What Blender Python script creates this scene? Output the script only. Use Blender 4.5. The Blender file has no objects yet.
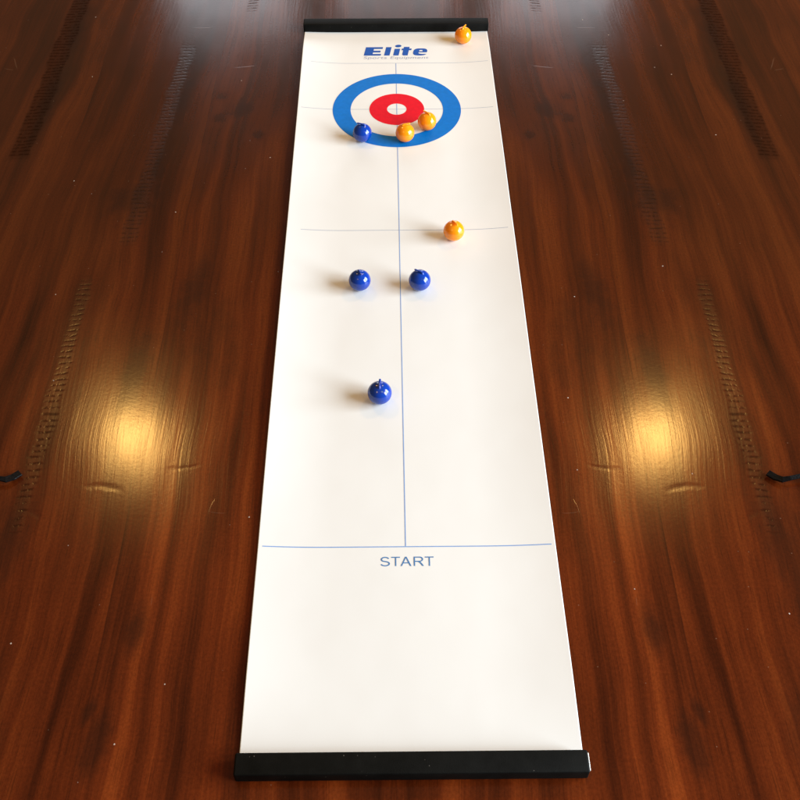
import bpy, bmesh, math, random
from mathutils import Vector, Matrix
random.seed(7)
S = bpy.context.scene
COL = S.collection
PI = math.pi

# ---------------------------------------------------------------- helpers
def srgb(r, g, b):
    f = lambda c: (c/255/12.92) if c/255 <= .04045 else ((c/255+.055)/1.055)**2.4
    return (f(r), f(g), f(b), 1)

def link(name, me, mat=None, parent=None):
    o = bpy.data.objects.new(name, me); COL.objects.link(o)
    if mat: me.materials.append(mat)
    if parent: o.parent = parent
    return o

def from_bm(name, bm, mat, parent=None, smooth=False):
    me = bpy.data.meshes.new(name); bm.to_mesh(me); bm.free()
    if smooth:
        for p in me.polygons: p.use_smooth = True
    return link(name, me, mat, parent)

def empty(name, loc=(0, 0, 0), rz=0):
    o = bpy.data.objects.new(name, None); COL.objects.link(o)
    o.location = loc; o.rotation_euler = (0, 0, rz); o.empty_display_size = .02
    return o

def tag(o, label, cat, group=None):
    o['label'] = label; o['category'] = cat
    if group: o['group'] = group

class NT:
    """small node-graph builder: every method returns an output socket"""
    def __init__(s, mat):
        mat.use_nodes = True
        s.t = mat.node_tree; s.n = s.t.nodes; s.bsdf = s.n['Principled BSDF']
    def put(s, sock, v):
        if isinstance(v, bpy.types.NodeSocket): s.t.links.new(v, sock)
        elif v is not None: sock.default_value = v
    def m(s, op, a, b=None, c=None, clamp=False):
        n = s.n.new('ShaderNodeMath'); n.operation = op; n.use_clamp = clamp
        s.put(n.inputs[0], a)
        if b is not None: s.put(n.inputs[1], b)
        if c is not None: s.put(n.inputs[2], c)
        return n.outputs[0]
    def obj(s):
        n = s.n.new('ShaderNodeTexCoord'); return n.outputs['Object']
    def sep(s, v):
        n = s.n.new('ShaderNodeSeparateXYZ'); s.put(n.inputs[0], v); return n.outputs
    def comb(s, x, y, z=0.0):
        n = s.n.new('ShaderNodeCombineXYZ')
        for i, q in enumerate((x, y, z)): s.put(n.inputs[i], q)
        return n.outputs[0]
    def noise(s, vec, scale=1, detail=4, rough=.55, dist=0):
        n = s.n.new('ShaderNodeTexNoise'); s.put(n.inputs['Vector'], vec)
        n.inputs['Scale'].default_value = scale; n.inputs['Detail'].default_value = detail
        n.inputs['Roughness'].default_value = rough; n.inputs['Distortion'].default_value = dist
        return n.outputs['Fac']
    def voro(s, vec, scale=1):
        n = s.n.new('ShaderNodeTexVoronoi'); s.put(n.inputs['Vector'], vec); n.inputs['Scale'].default_value = scale
        return n.outputs['Distance'], n.outputs['Color']
    def rng(s, v, a, b, c=0.0, d=1.0, smooth=True):
        n = s.n.new('ShaderNodeMapRange'); n.interpolation_type = 'SMOOTHSTEP' if smooth else 'LINEAR'
        s.put(n.inputs[0], v)
        for i, q in enumerate((a, b, c, d)): s.put(n.inputs[i+1], q)
        return n.outputs[0]
    def band(s, v, a, b, e):
        """1 between a and b with soft shoulders e"""
        return s.m('MULTIPLY', s.rng(v, a-e, a+e), s.rng(v, b-e, b+e, 1.0, 0.0))
    def ramp(s, v, stops):
        n = s.n.new('ShaderNodeValToRGB'); s.put(n.inputs[0], v)
        el = n.color_ramp.elements
        while len(el) < len(stops): el.new(.5)
        for e, (p, c) in zip(el, stops): e.position = p; e.color = c
        return n.outputs[0]
    def mix(s, f, a, b, mode='MIX'):
        n = s.n.new('ShaderNodeMix'); n.data_type = 'RGBA'; n.blend_type = mode
        s.put(n.inputs[0], f); s.put(n.inputs[6], a); s.put(n.inputs[7], b)
        return n.outputs[2]
    def bump(s, h, strength=1, dist=.001, normal=None):
        n = s.n.new('ShaderNodeBump'); n.inputs['Strength'].default_value = strength
        n.inputs['Distance'].default_value = dist; s.put(n.inputs['Height'], h)
        if normal is not None: s.put(n.inputs['Normal'], normal)
        return n.outputs[0]
    def set(s, **k):
        for key, v in k.items(): s.put(s.bsdf.inputs[key.replace('_', ' ')], v)

# ---------------------------------------------------------------- materials
def wood_material():
    mat = bpy.data.materials.new('stained_wood'); t = NT(mat)
    P = t.obj(); x, y, _ = t.sep(P)
    ax = t.m('ABSOLUTE', x)                                   # book-matched boards
    w = t.noise(t.comb(t.m('MULTIPLY', ax, 2.6), t.m('MULTIPLY', y, 1.5), 3.0), 1, 3, .5)
    # boards of uneven width
    idn = 0.0
    for e in (.277, .462, .655, .83):
        idn = t.m('ADD', idn, t.m('GREATER_THAN', t.m('MULTIPLY_ADD', t.m('SUBTRACT', w, .5), .012, ax), e))
    yo = t.m('MULTIPLY_ADD', idn, 3.7, y)
    # lazy wandering of the grain
    wx = t.m('MULTIPLY_ADD', t.m('SUBTRACT', w, .5), .085, ax)
    g1 = t.noise(t.comb(t.m('MULTIPLY', wx, 34), t.m('MULTIPLY', yo, .75), t.m('MULTIPLY', idn, 7.3)), 1, 5, .62)
    g2 = t.noise(t.comb(t.m('MULTIPLY', wx, 150), t.m('MULTIPLY', yo, 2.2), 3.0), 1, 4, .6)
    fine = t.noise(t.comb(t.m('MULTIPLY', wx, 620), t.m('MULTIPLY', yo, 9), 5.0), 1, 3, .6)
    # growth-ring arcs
    lf = t.noise(t.comb(t.m('MULTIPLY', wx, 5.5), t.m('MULTIPLY', yo, .55), t.m('MULTIPLY', idn, 2.1)), 1, 2, .45)
    rings = t.m('SINE', t.m('MULTIPLY', lf, 70))
    ringv = t.m('MULTIPLY_ADD', rings, .5, .5)
    blot = t.noise(t.comb(t.m('MULTIPLY', ax, 7), t.m('MULTIPLY', y, 3.2), 11.0), 1, 4, .55)
    v = t.m('MULTIPLY', g1, .72)
    v = t.m('MULTIPLY_ADD', g2, .15, v)
    v = t.m('MULTIPLY_ADD', ringv, .07, v)
    v = t.m('MULTIPLY_ADD', fine, .07, v)
    v = t.m('MULTIPLY_ADD', t.m('SUBTRACT', blot, .5), .34, v)
    col = t.ramp(v, [(.30, (.024, .0042, .0012, 1)), (.42, (.070, .0120, .0026, 1)),
                     (.53, (.130, .0220, .0042, 1)), (.67, (.235, .0460, .0080, 1))])
    pore = t.noise(t.comb(t.m('MULTIPLY', wx, 1000), t.m('MULTIPLY', yo, 22), 2.0), 1, 2, .6)
    grit = t.noise(t.comb(t.m('MULTIPLY', ax, 420), t.m('MULTIPLY', y, 300), 1.0), 1, 3, .7)
    col = t.mix(t.m('MULTIPLY', t.rng(pore, .54, .72), .45), col, (.020, .0050, .0016, 1))
    col = t.mix(1.0, col, t.ramp(grit, [(.3, (.78, .76, .74, 1)), (.7, (1.20, 1.20, 1.20, 1))]), 'MULTIPLY')
    # board-to-board tone
    tone = t.noise(t.comb(t.m('MULTIPLY', idn, 5.31), 2.0, 9.0), 1, 0)
    col = t.mix(1.0, col, t.ramp(tone, [(.3, (.70, .68, .66, 1)), (.7, (1.15, 1.14, 1.13, 1))]), 'MULTIPLY')
    # dark stain blotches and knots that were there before the varnish
    st = t.rng(t.noise(t.comb(t.m('MULTIPLY', ax, 9), t.m('MULTIPLY', y, 3.0), 4.0), 1, 5, .6), .54, .74)
    col = t.mix(t.m('MULTIPLY', st, .62), col, (.020, .0065, .003, 1))

    far = t.rng(t.m('MULTIPLY_ADD', t.m('SUBTRACT', blot, .5), .9, t.m('MULTIPLY_ADD', t.m('SUBTRACT', g1, .5), .6, y)), .45, 1.35)  # shade over the far end, painted into the wood colour with a noisy edge
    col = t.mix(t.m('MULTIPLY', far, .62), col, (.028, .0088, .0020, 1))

    def blob(cx, cy, rx, ry, ang=0.0, wob=.7):
        dx = t.m('SUBTRACT', ax, cx); dy = t.m('SUBTRACT', y, cy)
        c, sn = math.cos(ang), math.sin(ang)
        u = t.m('ADD', t.m('MULTIPLY', dx, c/rx), t.m('MULTIPLY', dy, sn/rx))
        q = t.m('ADD', t.m('MULTIPLY', dx, -sn/ry), t.m('MULTIPLY', dy, c/ry))
        d = t.m('SQRT', t.m('ADD', t.m('MULTIPLY', u, u), t.m('MULTIPLY', q, q)))
        n = t.noise(t.comb(ax, y, cx*10), 38, 4, .6)
        d = t.m('MULTIPLY_ADD', t.m('SUBTRACT', n, .5), wob*2, d)
        return t.rng(d, .1, 1.1, 1.0, 0.0)
    dark = 0.0
    for k in [(.2735, .395, .0075, .020, .25), (.262, .362, .016, .05, .2), (.245, .475, .014, .035, .1),
              (.232, 1.345, .026, .034, .3), (.262, 1.318, .016, .018, 0), (.262, 1.375, .012, .016, 0),
              (.340, 1.63, .012, .016, 0), (.198, 1.275, .011, .017, 0), (.36, 1.13, .035, .06, .2),
              (.250, .95, .022, .075, .15), (.300, .80, .02, .10, .05), (.56, .93, .05, .08, 0),
              (.318, 1.49, .026, .07, .0), (.322, 1.37, .018, .10, .05), (.330, 1.18, .015, .12, .06),
              (.52, 1.58, .020, .12, 0), (.525, 1.36, .018, .12, 0), (.14, 1.02, .018, .06, .1)]:
        dark = t.m('MAXIMUM', dark, blob(*k))
    col = t.mix(t.m('MULTIPLY', dark, .55), col, (.014, .005, .0026, 1))
    # glue line between boards
    seam = 0.0
    for e in (.277, .655):
        seam = t.m('MAXIMUM', seam, t.rng(t.m('ABSOLUTE', t.m('SUBTRACT', t.m('MULTIPLY_ADD', t.m('SUBTRACT', w, .5), .012, ax), e)), .0002, .0009, 1.0, 0.0))
    col = t.mix(t.m('MULTIPLY', seam, .22), col, (.012, .004, .002, 1))

    # rows of saw chatter marks across the grain
    period = .0088
    jit = t.noise(t.comb(t.m('MULTIPLY', ax, 30), t.m('MULTIPLY', y, 24), 1.0), 1, 2, .5)
    ph = t.m('MULTIPLY', t.m('ADD', t.m('MULTIPLY_ADD', jit, .010, y), t.m('MULTIPLY', ax, .12)), 2*PI/period)
    wave = t.m('MULTIPLY_ADD', t.m('SINE', ph), .5, .5)
    groove = t.m('POWER', wave, 3.0)
    brk = t.rng(t.noise(t.comb(t.m('MULTIPLY', ax, 160), t.m('MULTIPLY', y, 130), 8.0), 1, 2, .5), .36, .56)
    marks = 0.0; soot = 0.0
    for x0, x1, y0, y1, gx in [(.520, .549, 1.22, 2.2, .0), (.321, .342, 1.035, 1.52, -.035),
                               (.3795, .3945, .585, .965, 0), (.232, .249, 1.632, 1.80, 0)]:
        axx = t.m('MULTIPLY_ADD', t.m('SUBTRACT', y, y0), -gx, ax) if gx == 0 else t.m('MULTIPLY_ADD', t.m('SUBTRACT', y, y1), -gx, ax)
        wob = t.m('MULTIPLY_ADD', t.m('SUBTRACT', jit, .5), .014, axx)
        marks = t.m('MAXIMUM', marks, t.m('MULTIPLY', t.band(wob, x0, x1, .003), t.band(y, y0, y1, .012)))
        if x0 in (.520, .320): soot = marks
    cut = t.m('MULTIPLY', marks, t.m('MULTIPLY', groove, brk))
    col = t.mix(t.m('MULTIPLY_ADD', soot, .42, t.m('MULTIPLY', marks, .10)), col, (.016, .006, .003, 1))
    col = t.mix(t.m('MULTIPLY', cut, .55), col, (.008, .003, .0015, 1))

    # dents: crescents and scratches
    def arc(cx, cy, L, W, ang, curve):
        dx = t.m('SUBTRACT', ax, cx); dy = t.m('SUBTRACT', y, cy)
        c, sn = math.cos(ang), math.sin(ang)
        u = t.m('ADD', t.m('MULTIPLY', dx, c), t.m('MULTIPLY', dy, sn))
        q = t.m('ADD', t.m('MULTIPLY', dx, -sn), t.m('MULTIPLY', dy, c))
        q = t.m('SUBTRACT', q, t.m('MULTIPLY', t.m('MULTIPLY', u, u), curve))
        nz = t.m('MULTIPLY', t.m('SUBTRACT', t.noise(t.comb(ax, y, 2.0), 70, 2, .5), .5), W*.9)
        q = t.m('ADD', q, nz)
        taper = t.rng(t.m('ABSOLUTE', u), L*.35, L, 1.0, 0.0)
        return t.m('MULTIPLY', taper, t.rng(t.m('ABSOLUTE', q), 0.0, W, 1.0, 0.0))
    dent = 0.0
    for a in [(.3077, .6425, .026, .0060, .12, -5), (.224, .667, .022, .0045, -.10, 4), (.168, .725, .0028, .0, 0, 0)]:
        if a[3]: dent = t.m('MAXIMUM', dent, arc(*a))
    dent = t.m('MAXIMUM', dent, arc(.1690, .690, .040, .0055, PI/2+.05, 0))
    dent = t.m('MAXIMUM', dent, arc(.1680, .742, .006, .0055, .3, 0))
    dent = t.m('MAXIMUM', dent, t.m('MULTIPLY', arc(.3704, .607, .010, .006, .5, -20), 1.3))
    scr = 0.0
    for a in [(.1905, .617, .012, .0005, PI/2+.25, 10), (.1830, .6085, .011, .0007, .1, 10), (.235, 1.459, .022, .0009, -.18, 3),
              (.316, 1.578, .022, .0009, -.06, 1), (.600, 1.470, .022, .0013, 1.2, 0), (.606, 1.452, .010, .0012, .3, 0),
              (.235, .505, .006, .0006, 1.5, 0)]:
        scr = t.m('MAXIMUM', scr, arc(*a))
    col = t.mix(t.m('MULTIPLY', scr, .15), col, (.30, .17, .10, 1))
    col = t.mix(t.m('MULTIPLY', dent, .12), col, (.03, .010, .004, 1))
    # dust specks lying on the varnish
    d, c = t.voro(t.comb(x, y, 0.0), 34)
    cr, cg, cb = t.sep(c)
    spk = t.m('MULTIPLY', t.rng(d, .018, .040, 1.0, 0.0), t.m('GREATER_THAN', cr, .62))
    d2, c2 = t.voro(t.comb(x, y, 4.0), 95)
    c2r = t.sep(c2)[0]
    spk2 = t.m('MULTIPLY', t.rng(d2, .03, .08, 1.0, 0.0), t.m('GREATER_THAN', c2r, .86))
    col = t.mix(t.m('MULTIPLY', spk2, .28), col, (.32, .20, .13, 1))
    col = t.mix(t.m('MULTIPLY', spk, .75), col, (.62, .52, .45, 1))

    # surface relief
    h = t.m('MULTIPLY', g2, .034)
    h = t.m('MULTIPLY_ADD', fine, .023, h)
    h = t.m('MULTIPLY_ADD', t.noise(t.comb(x, y, 0.0), 230, 2, .6), .022, h)
    h = t.m('MULTIPLY_ADD', t.noise(t.comb(t.m('MULTIPLY', wx, 290), t.m('MULTIPLY', y, 10), 7.0), 1, 1, .5), .030, h)
    h = t.m('MULTIPLY_ADD', t.noise(t.comb(t.m('MULTIPLY', ax, 26), t.m('MULTIPLY', y, 7), 0.0), 1, 1, .5), .20, h)
    h = t.m('MULTIPLY_ADD', t.m('MULTIPLY', cut, t.m('MULTIPLY_ADD', soot, -.90, 1.0)), -.085, h)
    h = t.m('MULTIPLY_ADD', dent, -.055, h)
    h = t.m('MULTIPLY_ADD', scr, .035, h)
    h = t.m('MULTIPLY_ADD', spk, .3, h)
    nrm = t.bump(h, 1.0, .0012)
    ro = t.m('MULTIPLY_ADD', t.noise(t.comb(t.m('MULTIPLY', ax, 12), t.m('MULTIPLY', y, 5), 6.0), 1, 4, .6), .09, .115)
    ro = t.m('MULTIPLY_ADD', marks, .06, ro)
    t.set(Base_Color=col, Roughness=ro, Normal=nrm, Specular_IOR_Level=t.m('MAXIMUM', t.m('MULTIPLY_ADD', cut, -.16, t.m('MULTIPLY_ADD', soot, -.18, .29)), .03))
    return mat

def sheet_material():
    mat = bpy.data.materials.new('white_vinyl'); t = NT(mat)
    P = t.obj(); x, y, z = t.sep(P)
    n = t.noise(P, 6, 3, .5)
    col = t.ramp(n, [(.3, (.770, .766, .760, 1)), (.7, (.795, .793, .789, 1))])
    h = t.m('MULTIPLY_ADD', t.noise(P, 420, 2, .5), .02, t.m('MULTIPLY', t.noise(P, 9, 2, .5), 1.0))
    t.set(Base_Color=col, Roughness=.42, Specular_IOR_Level=.35, Normal=t.bump(h, .6, .0016))
    return mat

def ink(name, c, rough=.42):
    mat = bpy.data.materials.new(name); t = NT(mat)
    n = t.noise(t.obj(), 160, 3, .6)
    k = [q*.90 for q in c[:3]]+[1]
    t.set(Base_Color=t.ramp(n, [(.35, k), (.65, c)]), Roughness=rough, Specular_IOR_Level=.08)
    return mat

def bar_material():
    mat = bpy.data.materials.new('black_plastic'); t = NT(mat)
    P = t.obj()
    d, c = t.voro(P, 260); cr = t.sep(c)[0]
    spk = t.m('MULTIPLY', t.rng(d, .06, .16, 1.0, 0.0), t.m('GREATER_THAN', cr, .90))
    n = t.noise(P, 60, 4, .6)
    col = t.ramp(n, [(.3, (.0030, .0032, .0030, 1)), (.7, (.0060, .0062, .0058, 1))])
    col = t.mix(t.m('MULTIPLY', spk, .35), col, (.35, .32, .28, 1))
    t.set(Base_Color=col, Roughness=.6, Specular_IOR_Level=.08,
          Normal=t.bump(t.noise(P, 900, 2, .5), .35, .0004))
    return mat

def plastic(name, c, sss=0.0):
    mat = bpy.data.materials.new(name); t = NT(mat)
    P = t.obj()
    n = t.noise(P, 90, 3, .5)
    k = [q*.92 for q in c[:3]]+[1]
    t.set(Base_Color=t.ramp(n, [(.3, k), (.7, c)]),
          Roughness=t.m('MULTIPLY_ADD', t.noise(P, 220, 3, .5), .05, .03), Specular_IOR_Level=.62)
    if sss:
        b = t.bsdf
        b.inputs['Subsurface Weight'].default_value = sss
        b.inputs['Subsurface Radius'].default_value = (1.0, .45, .08)
        b.inputs['Subsurface Scale'].default_value = .012
    return mat

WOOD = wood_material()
VINYL = sheet_material()
BLACK = bar_material()
BLUE_INK = ink('blue_ink', (.001, .165, .60, 1))
RED_INK = ink('red_ink', (.74, .0, .012, 1))
LOGO_INK = ink('navy_ink', (.014, .090, .42, 1))
LINE_INK = ink('line_ink', (.21, .36, .70, 1))
PALE_INK = ink('pale_line_ink', (.44, .48, .58, 1))
TEXT_INK = ink('text_ink', (.085, .215, .46, 1))
SMALL_INK = ink('pale_ink', (.36, .40, .56, 1))
BLUE = plastic('blue_plastic', (.0015, .040, .34, 1))
ORANGE = plastic('orange_plastic', (1.0, .315, .005, 1), .5)
WHITE = plastic('white_edge', (.80, .79, .76, 1))

# ---------------------------------------------------------------- table
def rounded_box(sx, sy, sz, r, seg=4):
    bm = bmesh.new(); bmesh.ops.create_cube(bm, size=1)
    bmesh.ops.scale(bm, vec=(sx, sy, sz), verts=bm.verts)
    bmesh.ops.bevel(bm, geom=bm.edges[:], offset=r, segments=seg, affect='EDGES', profile=.5)
    return bm
bm = rounded_box(2.3, 3.1, .045, .008)
bmesh.ops.translate(bm, vec=(0, .85, -.0225), verts=bm.verts)
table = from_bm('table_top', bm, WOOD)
table['kind'] = 'structure'

# ---------------------------------------------------------------- playing mat
MAT_RZ = math.radians(.5515)
game = empty('curling_mat', (.01505, .3407, 0), MAT_RZ)
tag(game, 'long white tabletop curling mat with blue and red target rings and black end bars', 'game mat')
HALF, LEN = .1496, 1.2312
def sst(a, b, v):
    q = max(0, min(1, (v-a)/(b-a))); return q*q*(3-2*q)
def top_z(x, y):
    e = max(0, (abs(x)-.075)/(HALF-.075))
    s = sst(.0, .10, y)*sst(.0, .07, LEN-y)
    k = 1 + .12*math.sin(y*9+ (1 if x > 0 else 4)) + .07*math.sin(y*23)
    a = (.0056 if x < 0 else .0046)*(.65+.35*sst(.12, .5, y))
    return .0014 + a*e**2*(.2+.8*s)*k
T = .0008
bm = bmesh.new()
NX, NY = 64, 140
xs = [HALF*math.copysign(1-(1-abs(q))**1.5, q) for q in [2*i/NX-1 for i in range(NX+1)]]
g = [[bm.verts.new((x, LEN*j/NY, top_z(x, LEN*j/NY))) for x in xs] for j in range(NY+1)]
gb = [[bm.verts.new((x, LEN*j/NY, top_z(x, LEN*j/NY)-T)) for x in xs] for j in range(NY+1)]
for j in range(NY):
    for i in range(NX):
        bm.faces.new((g[j][i], g[j][i+1], g[j+1][i+1], g[j+1][i]))
        bm.faces.new((gb[j][i], gb[j+1][i], gb[j+1][i+1], gb[j][i+1]))
    bm.faces.new((g[j][0], g[j+1][0], gb[j+1][0], gb[j][0]))
    bm.faces.new((g[j][NX], gb[j][NX], gb[j+1][NX], g[j+1][NX]))
for i in range(NX):
    bm.faces.new((g[0][i], gb[0][i], gb[0][i+1], g[0][i+1]))
    bm.faces.new((g[NY][i], g[NY][i+1], gb[NY][i+1], gb[NY][i]))
sheet = from_bm('sheet', bm, VINYL, game)
for p in sheet.data.polygons: p.use_smooth = abs(p.normal.z) > .7
sheet.data.update()

LIFT = .00018
def strip(name, p0, p1, w, mat, n=80, lift=.00010):
    """a printed line lying on the sheet"""
    bm = bmesh.new(); a = Vector(p0); b = Vector(p1); d = (b-a).normalized(); q = Vector((-d.y, d.x))*w/2
    rows = []
    for i in range(n+1):
        c = a.lerp(b, i/n)
        rows.append([bm.verts.new((v.x, v.y, top_z(v.x, v.y)+lift)) for v in (c+q, c-q)])
    for r, s in zip(rows, rows[1:]): bm.faces.new((r[0], r[1], s[1], s[0]))
    bmesh.ops.recalc_face_normals(bm, faces=bm.faces)
    for f in bm.faces:
        if f.normal.z < 0: f.normal_flip()
    return from_bm(name, bm, mat, sheet)
def ring(name, c, r0, r1, mat, n=128):
    bm = bmesh.new(); rows = []
    for k in range(5):
        r = r0+(r1-r0)*k/4
        rows.append([bm.verts.new((c[0]+r*math.cos(2*PI*i/n), c[1]+r*math.sin(2*PI*i/n),
                                   top_z(c[0]+r*math.cos(2*PI*i/n), c[1]+r*math.sin(2*PI*i/n))+LIFT)) for i in range(n)])
    for a, b in zip(rows, rows[1:]):
        for i in range(n):
            j = (i+1) % n; bm.faces.new((a[i], b[i], b[j], a[j]))
    return from_bm(name, bm, mat, sheet)
CX = -.0012; HY = .9994
ring('blue_ring', (CX, HY), .0693, .0962, BLUE_INK)
ring('red_ring', (CX, HY), .0146, .0412, RED_INK)
strip('cross_line', (-.1451, .2257), (.1457, .2257), .0011, LINE_INK)
strip('cross_line', (-.1312, .7186), (.1424, .7186), .0010, PALE_INK)
strip('cross_line', (-.1358, 1.1271), (.1443, 1.1271), .0010, PALE_INK)
strip('cross_line', (-.1445, HY), (.1433, HY), .0010, PALE_INK, lift=.00010)
strip('centre_line', (CX, .2264), (CX, 1.1264), .0010, LINE_INK, 200, lift=.00013)

def flat_mesh(curve, name, mat, box=None, xf=None):
    """filled 2-D curve or text turned into a print on the sheet"""
    o = bpy.data.objects.new('tmp', curve); COL.objects.link(o)
    dg = bpy.context.evaluated_depsgraph_get(); dg.update()
    me = bpy.data.meshes.new_from_object(o.evaluated_get(dg), depsgraph=dg)
    bpy.data.objects.remove(o); bpy.data.curves.remove(curve)
    vs = [v.co.copy() for v in me.vertices]
    if box:
        x0, x1 = min(v.x for v in vs), max(v.x for v in vs)
        y0, y1 = min(v.y for v in vs), max(v.y for v in vs)
        xf = lambda v: (box[0]+(v.x-x0)/(x1-x0)*(box[1]-box[0]), box[2]+(v.y-y0)/(y1-y0)*(box[3]-box[2]))
    for v in me.vertices:
        px, py = xf(v.co); v.co = (px, py, top_z(px, py)+LIFT)
    me.materials.clear()
    bm = bmesh.new(); bm.from_mesh(me)
    for f in bm.faces:
        if f.normal.z < 0: f.normal_flip()
    bm.to_mesh(me); bm.free()
    return link(name, me, mat, sheet)
def text(body, name, mat, box, spacing=1.0, shear=0.0):
    c = bpy.data.curves.new('t', 'FONT'); c.body = body; c.fill_mode = 'FRONT' if hasattr(c, 'fill_mode') else c.fill_mode
    c.space_character = spacing; c.shear = shear; c.resolution_u = 6
    return flat_mesh(c, name, mat, box)
text('Sports Equipment', 'tagline_lettering', SMALL_INK, (-.0524, .0512, 1.1375, 1.1470), 1.05, .15)

# START in a plain grotesque: outlines in units of the cap height
def new_curve():
    k = bpy.data.curves.new('outline', 'CURVE'); k.dimensions = '2D'; k.fill_mode = 'BOTH'; return k
def spline(k, pts):
    sp = k.splines.new('POLY'); sp.points.add(len(pts)-1); sp.use_cyclic_u = True
    for p, (px, py) in zip(sp.points, pts): p.co = (px, py, 0, 1)
def arc_pts(cx, cy, rx, ry, a0, a1, n=12):
    return [(cx+rx*math.cos(math.radians(a0+(a1-a0)*i/n)), cy+ry*math.sin(math.radians(a0+(a1-a0)*i/n))) for i in range(n+1)]
def ribbon(pts, w):
    L, Rr = [], []
    for i, p in enumerate(pts):
        d = (Vector(pts[min(i+1, len(pts)-1)])-Vector(pts[max(i-1, 0)])).normalized()
        L.append((p[0]-d.y*w/2, p[1]+d.x*w/2)); Rr.append((p[0]+d.y*w/2, p[1]-d.x*w/2))
    return L+Rr[::-1]
k = new_curve(); w = .115
mid = arc_pts(.42, .725, .31, .222, 20, 245, 16) + arc_pts(.42, .265, .345, .222, 68, -165, 16)
spline(k, ribbon(mid, w))
def T(x): spline(k, [(x+.31, 0), (x+.42, 0), (x+.42, .89), (x+.73, .89), (x+.73, 1), (x, 1), (x, .89), (x+.31, .89)])
T(.93)
x = 1.70
spline(k, [(x, 0), (x+.12, 0), (x+.235, .29), (x+.665, .29), (x+.78, 0), (x+.91, 0), (x+.515, 1), (x+.385, 1)])
spline(k, [(x+.275, .395), (x+.625, .395), (x+.45, .87)])
x = 2.80
spline(k, [(x, 0), (x+.115, 0), (x+.115, .44), (x+.30, .44), (x+.42, .40), (x+.55, .25), (x+.70, 0), (x+.85, 0), (x+.68, .29), (x+.55, .455)]
       + arc_pts(x+.53, .728, .265, .272, -70, 90, 12) + [(x, 1)])
spline(k, [(x+.115, .55), (x+.50, .55)] + arc_pts(x+.50, .72, .175, .17, -80, 90, 10)[0:] + [(x+.115, .89)])
T(3.74)
flat_mesh(k, 'start_lettering', TEXT_INK, (-.0264, .0266, .2029, .2139))

# the bold slanted word mark, drawn as outlines in its own units
c = bpy.data.curves.new('logo', 'CURVE'); c.dimensions = '2D'; c.fill_mode = 'BOTH'
def poly(pts):
    s = c.splines.new('POLY'); s.points.add(len(pts)-1); s.use_cyclic_u = True
    for p, (px, py) in zip(s.points, pts): p.co = (px+22*py, py, 0, 1)
poly([(85, 0), (250, 0), (250, .19), (168, .19), (168, .37), (238, .37), (238, .58), (168, .58), (168, .79), (252, .79), (252, 1), (85, 1)])
poly([(282, 0), (336, 0), (336, 1), (282, 1)])
poly([(370, 0), (424, 0), (424, .80), (370, .80)])
poly([(398+31*math.cos(a), 1.13+.16*math.sin(a)) for a in [2*PI*i/24 for i in range(24)]])
poly([(456, .12), (466, 0), (512, 0), (512, .62), (536, .62), (536, .82), (512, .82), (512, 1.02), (456, 1.02), (456, .82), (440, .82), (440, .62), (456, .62)])
e = [(692, .36)]
for i in range(0, 37):
    a = math.radians(4 + i*8.9)
    cx, sy = math.cos(a), math.sin(a)
    e.append((626+68*math.copysign(abs(cx)**.62, cx), .41+.42*math.copysign(abs(sy)**.7, sy)))
e += [(692, .17), (650, .17), (622, .20), (612, .27), (612, .36)]
poly(e)
poly([(612, .49), (648, .49), (644, .64), (618, .64)])
flat_mesh(c, 'logo_lettering', LOGO_INK, None, lambda v: (-.0524+(v.x-85)*.0001645, 1.1497+v.y*.0252))

# end bars
def end_bar(y):
    bm = rounded_box(.3030, .0200, .0150, .0018, 3)
    o = from_bm('end_bar', bm, BLACK, game, True)
    o.location = (0, y, .0075+.0024)
    return o
near = end_bar(0); far = end_bar(LEN)
for o in (near, far): o.location.z = .0082
# pale cut end of the sheet showing past the near bar
bm = rounded_box(.0010, .0150, .0040, .0003, 2)
o = from_bm('sheet_edge', bm, WHITE, near); o.location = (.1519, .0002, .0035); o.rotation_euler = (.12, 0, .02)

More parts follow.
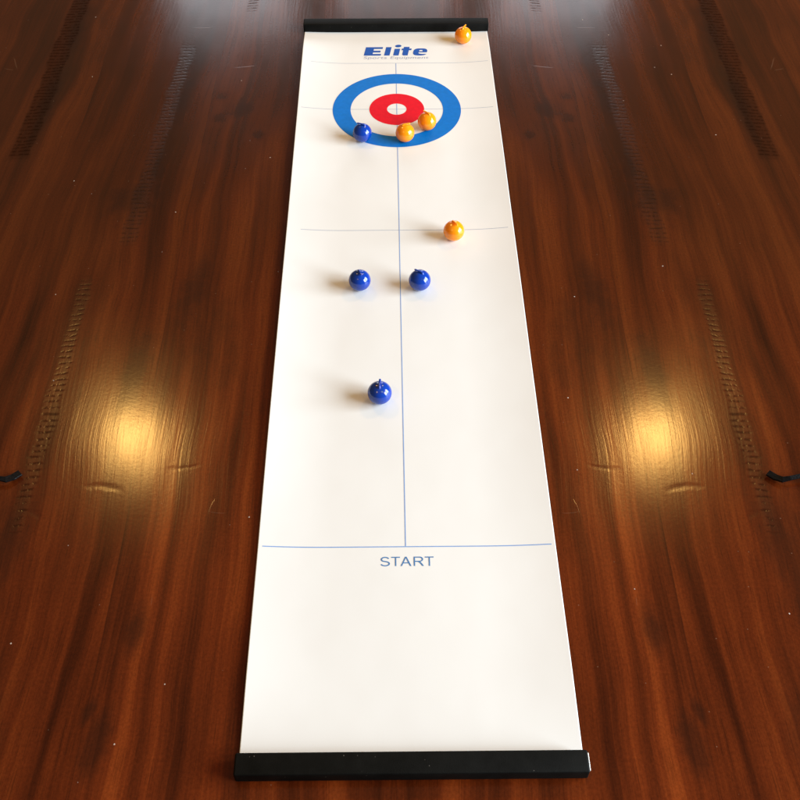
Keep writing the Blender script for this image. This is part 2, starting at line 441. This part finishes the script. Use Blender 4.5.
# ---------------------------------------------------------------- curling stones
R = .0137
def sweep(path, radii, n=14):
    bm = bmesh.new(); rows = []
    for i, p in enumerate(path):
        p = Vector(p); d = (Vector(path[min(i+1, len(path)-1)])-Vector(path[max(i-1, 0)])).normalized()
        side = Vector((0, 1, 0)); up = d.cross(side).normalized()
        rows.append([bm.verts.new(p+side*radii[i][0]*math.cos(2*PI*k/n)+up*radii[i][1]*math.sin(2*PI*k/n)) for k in range(n)])
    for a, b in zip(rows, rows[1:]):
        for k in range(n): bm.faces.new((a[k], a[(k+1) % n], b[(k+1) % n], b[k]))
    bm.faces.new(rows[0]); bm.faces.new(rows[-1])
    bmesh.ops.recalc_face_normals(bm, faces=bm.faces)
    return bm
def make_stone(mat):
    root = empty('curling_stone')
    prof = []
    for i in range(41):
        a = -PI/2 + PI*i/40
        r = R*math.cos(a); z = R*(1+.965*math.sin(a))
        if z < .0016: continue
        prof.append((r, z-.0010))
    prof = [(0, .0002), (prof[0][0]*.86, .0002), (prof[0][0]*.97, .0004)] + prof[1:]
    bm = bmesh.new(); n = 56; rows = []
    for r, z in prof:
        if r < 1e-5: rows.append([bm.verts.new((0, 0, z))])
        else: rows.append([bm.verts.new((r*math.cos(2*PI*k/n), r*math.sin(2*PI*k/n), z)) for k in range(n)])
    for a, b in zip(rows, rows[1:]):
        for k in range(n):
            j = (k+1) % n
            if len(a) == 1: bm.faces.new((a[0], b[j], b[k]))
            elif len(b) == 1: bm.faces.new((a[k], a[j], b[0]))
            else: bm.faces.new((a[k], a[j], b[j], b[k]))
    bmesh.ops.recalc_face_normals(bm, faces=bm.faces)
    from_bm('body', bm, mat, root, True)
    zt = prof[-1][1]
    path = [(-.0040, 0, zt-.0034), (-.0040, 0, zt-.0010), (-.0036, 0, zt+.0001), (-.0024, 0, zt+.0009), (-.0006, 0, zt+.0013),
            (.0028, 0, zt+.0013), (.0050, 0, zt+.0013), (.0066, 0, zt+.0013), (.0074, 0, zt+.0013), (.0077, 0, zt+.0013)]
    rad = [(.0024, .0024), (.0018, .0017), (.0015, .0013), (.0013, .0011), (.0012, .0010), (.0012, .0010), (.0013, .0010), (.0013, .0010), (.0010, .0008), (.0005, .0004)]
    from_bm('handle', sweep(path, rad), mat, root, True)
    return root
def copy_stone(src):
    r = src.copy(); COL.objects.link(r)
    for ch in src.children:
        k = ch.copy(); COL.objects.link(k); k.parent = r
    return r
blue = make_stone(BLUE); orange = make_stone(ORANGE)
ZT = .00165
for i, (src, x, y, deg, label) in enumerate([
    (blue, -.0161, .7617, 86, 'shiny blue curling stone nearest to the START lettering, its handle pointing up the mat'),
    (blue, -.0426, .9478, -70, 'blue curling stone left of the centre line, level with the blue one right of it'),
    (blue, .0319, .9478, 150, 'blue curling stone just right of the centre line, dark handle tip poking out left'),
    (blue, -.0457, 1.2608, 160, 'blue curling stone sitting on the blue target ring'),
    (orange, .0159, 1.2608, 15, 'orange curling stone on the lower edge of the blue target ring, touching the centre line'),
    (orange, .0482, 1.2895, 140, 'orange curling stone overlapping the edge of the red target ring'),
    (orange, .0779, 1.0427, -60, 'orange curling stone on the line between the target and the blue stones'),
    (orange, .1117, 1.5296, 60, 'orange curling stone in the corner against the far black end bar')]):
    first = (i == 0 or i == 4)
    o = src if first else copy_stone(src)
    o.location = (x, y, ZT); o.rotation_euler = (0, 0, math.radians(deg))
    tag(o, label, 'curling stone', 'blue curling stones' if src is blue else 'orange curling stones')

# ---------------------------------------------------------------- black strap ends
STRAP = bpy.data.materials.new('black_webbing'); t = NT(STRAP)
P = t.obj()
t.set(Base_Color=t.ramp(t.noise(P, 300, 3, .6), [(.3, (.0025, .0025, .003, 1)), (.7, (.005, .005, .006, 1))]), Roughness=.34, Specular_IOR_Level=.16,
      Normal=t.bump(t.noise(P, 700, 2, .5), .5, .0005))
def strap(sign, label):
    pts = [(.3975, .6570, .0044), (.4035, .6510, .0047), (.4100, .6465, .0065), (.4175, .6472, .0080), (.4300, .6500, .0085), (.4500, .6530, .0070), (.4800, .6570, .0030), (.520, .6600, .0022), (.56, .661, .0020)]
    wid = [.0036, .0036, .0033, .0025, .0023, .0028, .0028, .0028, .0028]
    bm = bmesh.new(); rows = []
    for i, p in enumerate(pts):
        d = (Vector(pts[min(i+1, len(pts)-1)])-Vector(pts[max(i-1, 0)])).normalized()
        side = Vector((-d.y, d.x, .25)).normalized(); up = d.cross(side).normalized()
        if up.z < 0: up = -up
        p = Vector(p); w = wid[i]; h = .0014
        ring_ = [(-1, -.5), (-.85, -1), (.85, -1), (1, -.5), (1, .5), (.85, 1), (-.85, 1), (-1, .5)]
        rows.append([bm.verts.new(p+side*w*a+up*h*b) for a, b in ring_])
    for a, b in zip(rows, rows[1:]):
        for k in range(8): bm.faces.new((a[k], a[(k+1) % 8], b[(k+1) % 8], b[k]))
    bm.faces.new(rows[0]); bm.faces.new(rows[-1])
    if sign < 0: bmesh.ops.scale(bm, vec=(-1, 1, 1), verts=bm.verts)
    bmesh.ops.recalc_face_normals(bm, faces=bm.faces)
    o = from_bm('strap', bm, STRAP)
    tag(o, label, 'strap', 'black strap ends on the table')
strap(1, 'bent black strap end reaching in over the right edge of the photo, on the table')
strap(-1, 'bent black strap end reaching in over the left edge of the photo, on the table')

# ---------------------------------------------------------------- light
W = bpy.data.worlds.new('World'); S.world = W; W.use_nodes = True
W.node_tree.nodes['Background'].inputs[0].default_value = (1.0, .74, .48, 1)
W.node_tree.nodes['Background'].inputs[1].default_value = .17

def area(name, loc, target, sx, sy, power, color, shape='RECTANGLE'):
    l = bpy.data.lights.new(name, 'AREA'); l.shape = shape; l.size = sx; l.size_y = sy; l.energy = power; l.color = color
    o = bpy.data.objects.new(name, l); COL.objects.link(o); o.location = loc
    o.rotation_euler = (Vector(target)-Vector(loc)).to_track_quat('-Z', 'Y').to_euler()
    return o
# patio door to the right, two panes
area('side_window', (3.3, -.72, 1.35), (0, .5, .3), 1.35, 2.2, 212, (.80, .92, 1.0))
area('side_window', (3.3, .80, 1.35), (0, .7, .3), 1.35, 2.2, 176, (.80, .92, 1.0))
# window at the far end of the room
for x, p in ((-.74, 9.5), (0, 6), (.74, 9.5)):
    area('far_window', (x, 4.5, .98), (x, 0, .98), .56, 1.25, p, (.86, .92, 1.0))
# four recessed ceiling lamps
for x in (-.84, .84):
    for y, p, d in ((2.07, 8.8, .14), (-.2, 4.2, .05)):
        area('ceiling_lamp', (x, y, 1.7), (x, y, 0), d, d, p, (1.0, .56, .15), 'DISK')

# ---------------------------------------------------------------- camera
cam = bpy.data.cameras.new('camera'); co = bpy.data.objects.new('camera', cam); COL.objects.link(co)
cam.sensor_width = 36; cam.sensor_fit = 'HORIZONTAL'; cam.lens = 36*1027/800
cam.shift_x = 6/800
co.location = (0, 0, .88)
co.rotation_euler = (math.radians(90-49.0617), 0, 0)
cam.clip_start = .01; cam.clip_end = 100
S.camera = co
S.view_settings.view_transform = 'Standard'; S.view_settings.look = 'None'
S.view_settings.exposure = 0; S.view_settings.gamma = 1
S.render.engine = 'CYCLES'
S.cycles.use_denoising = True
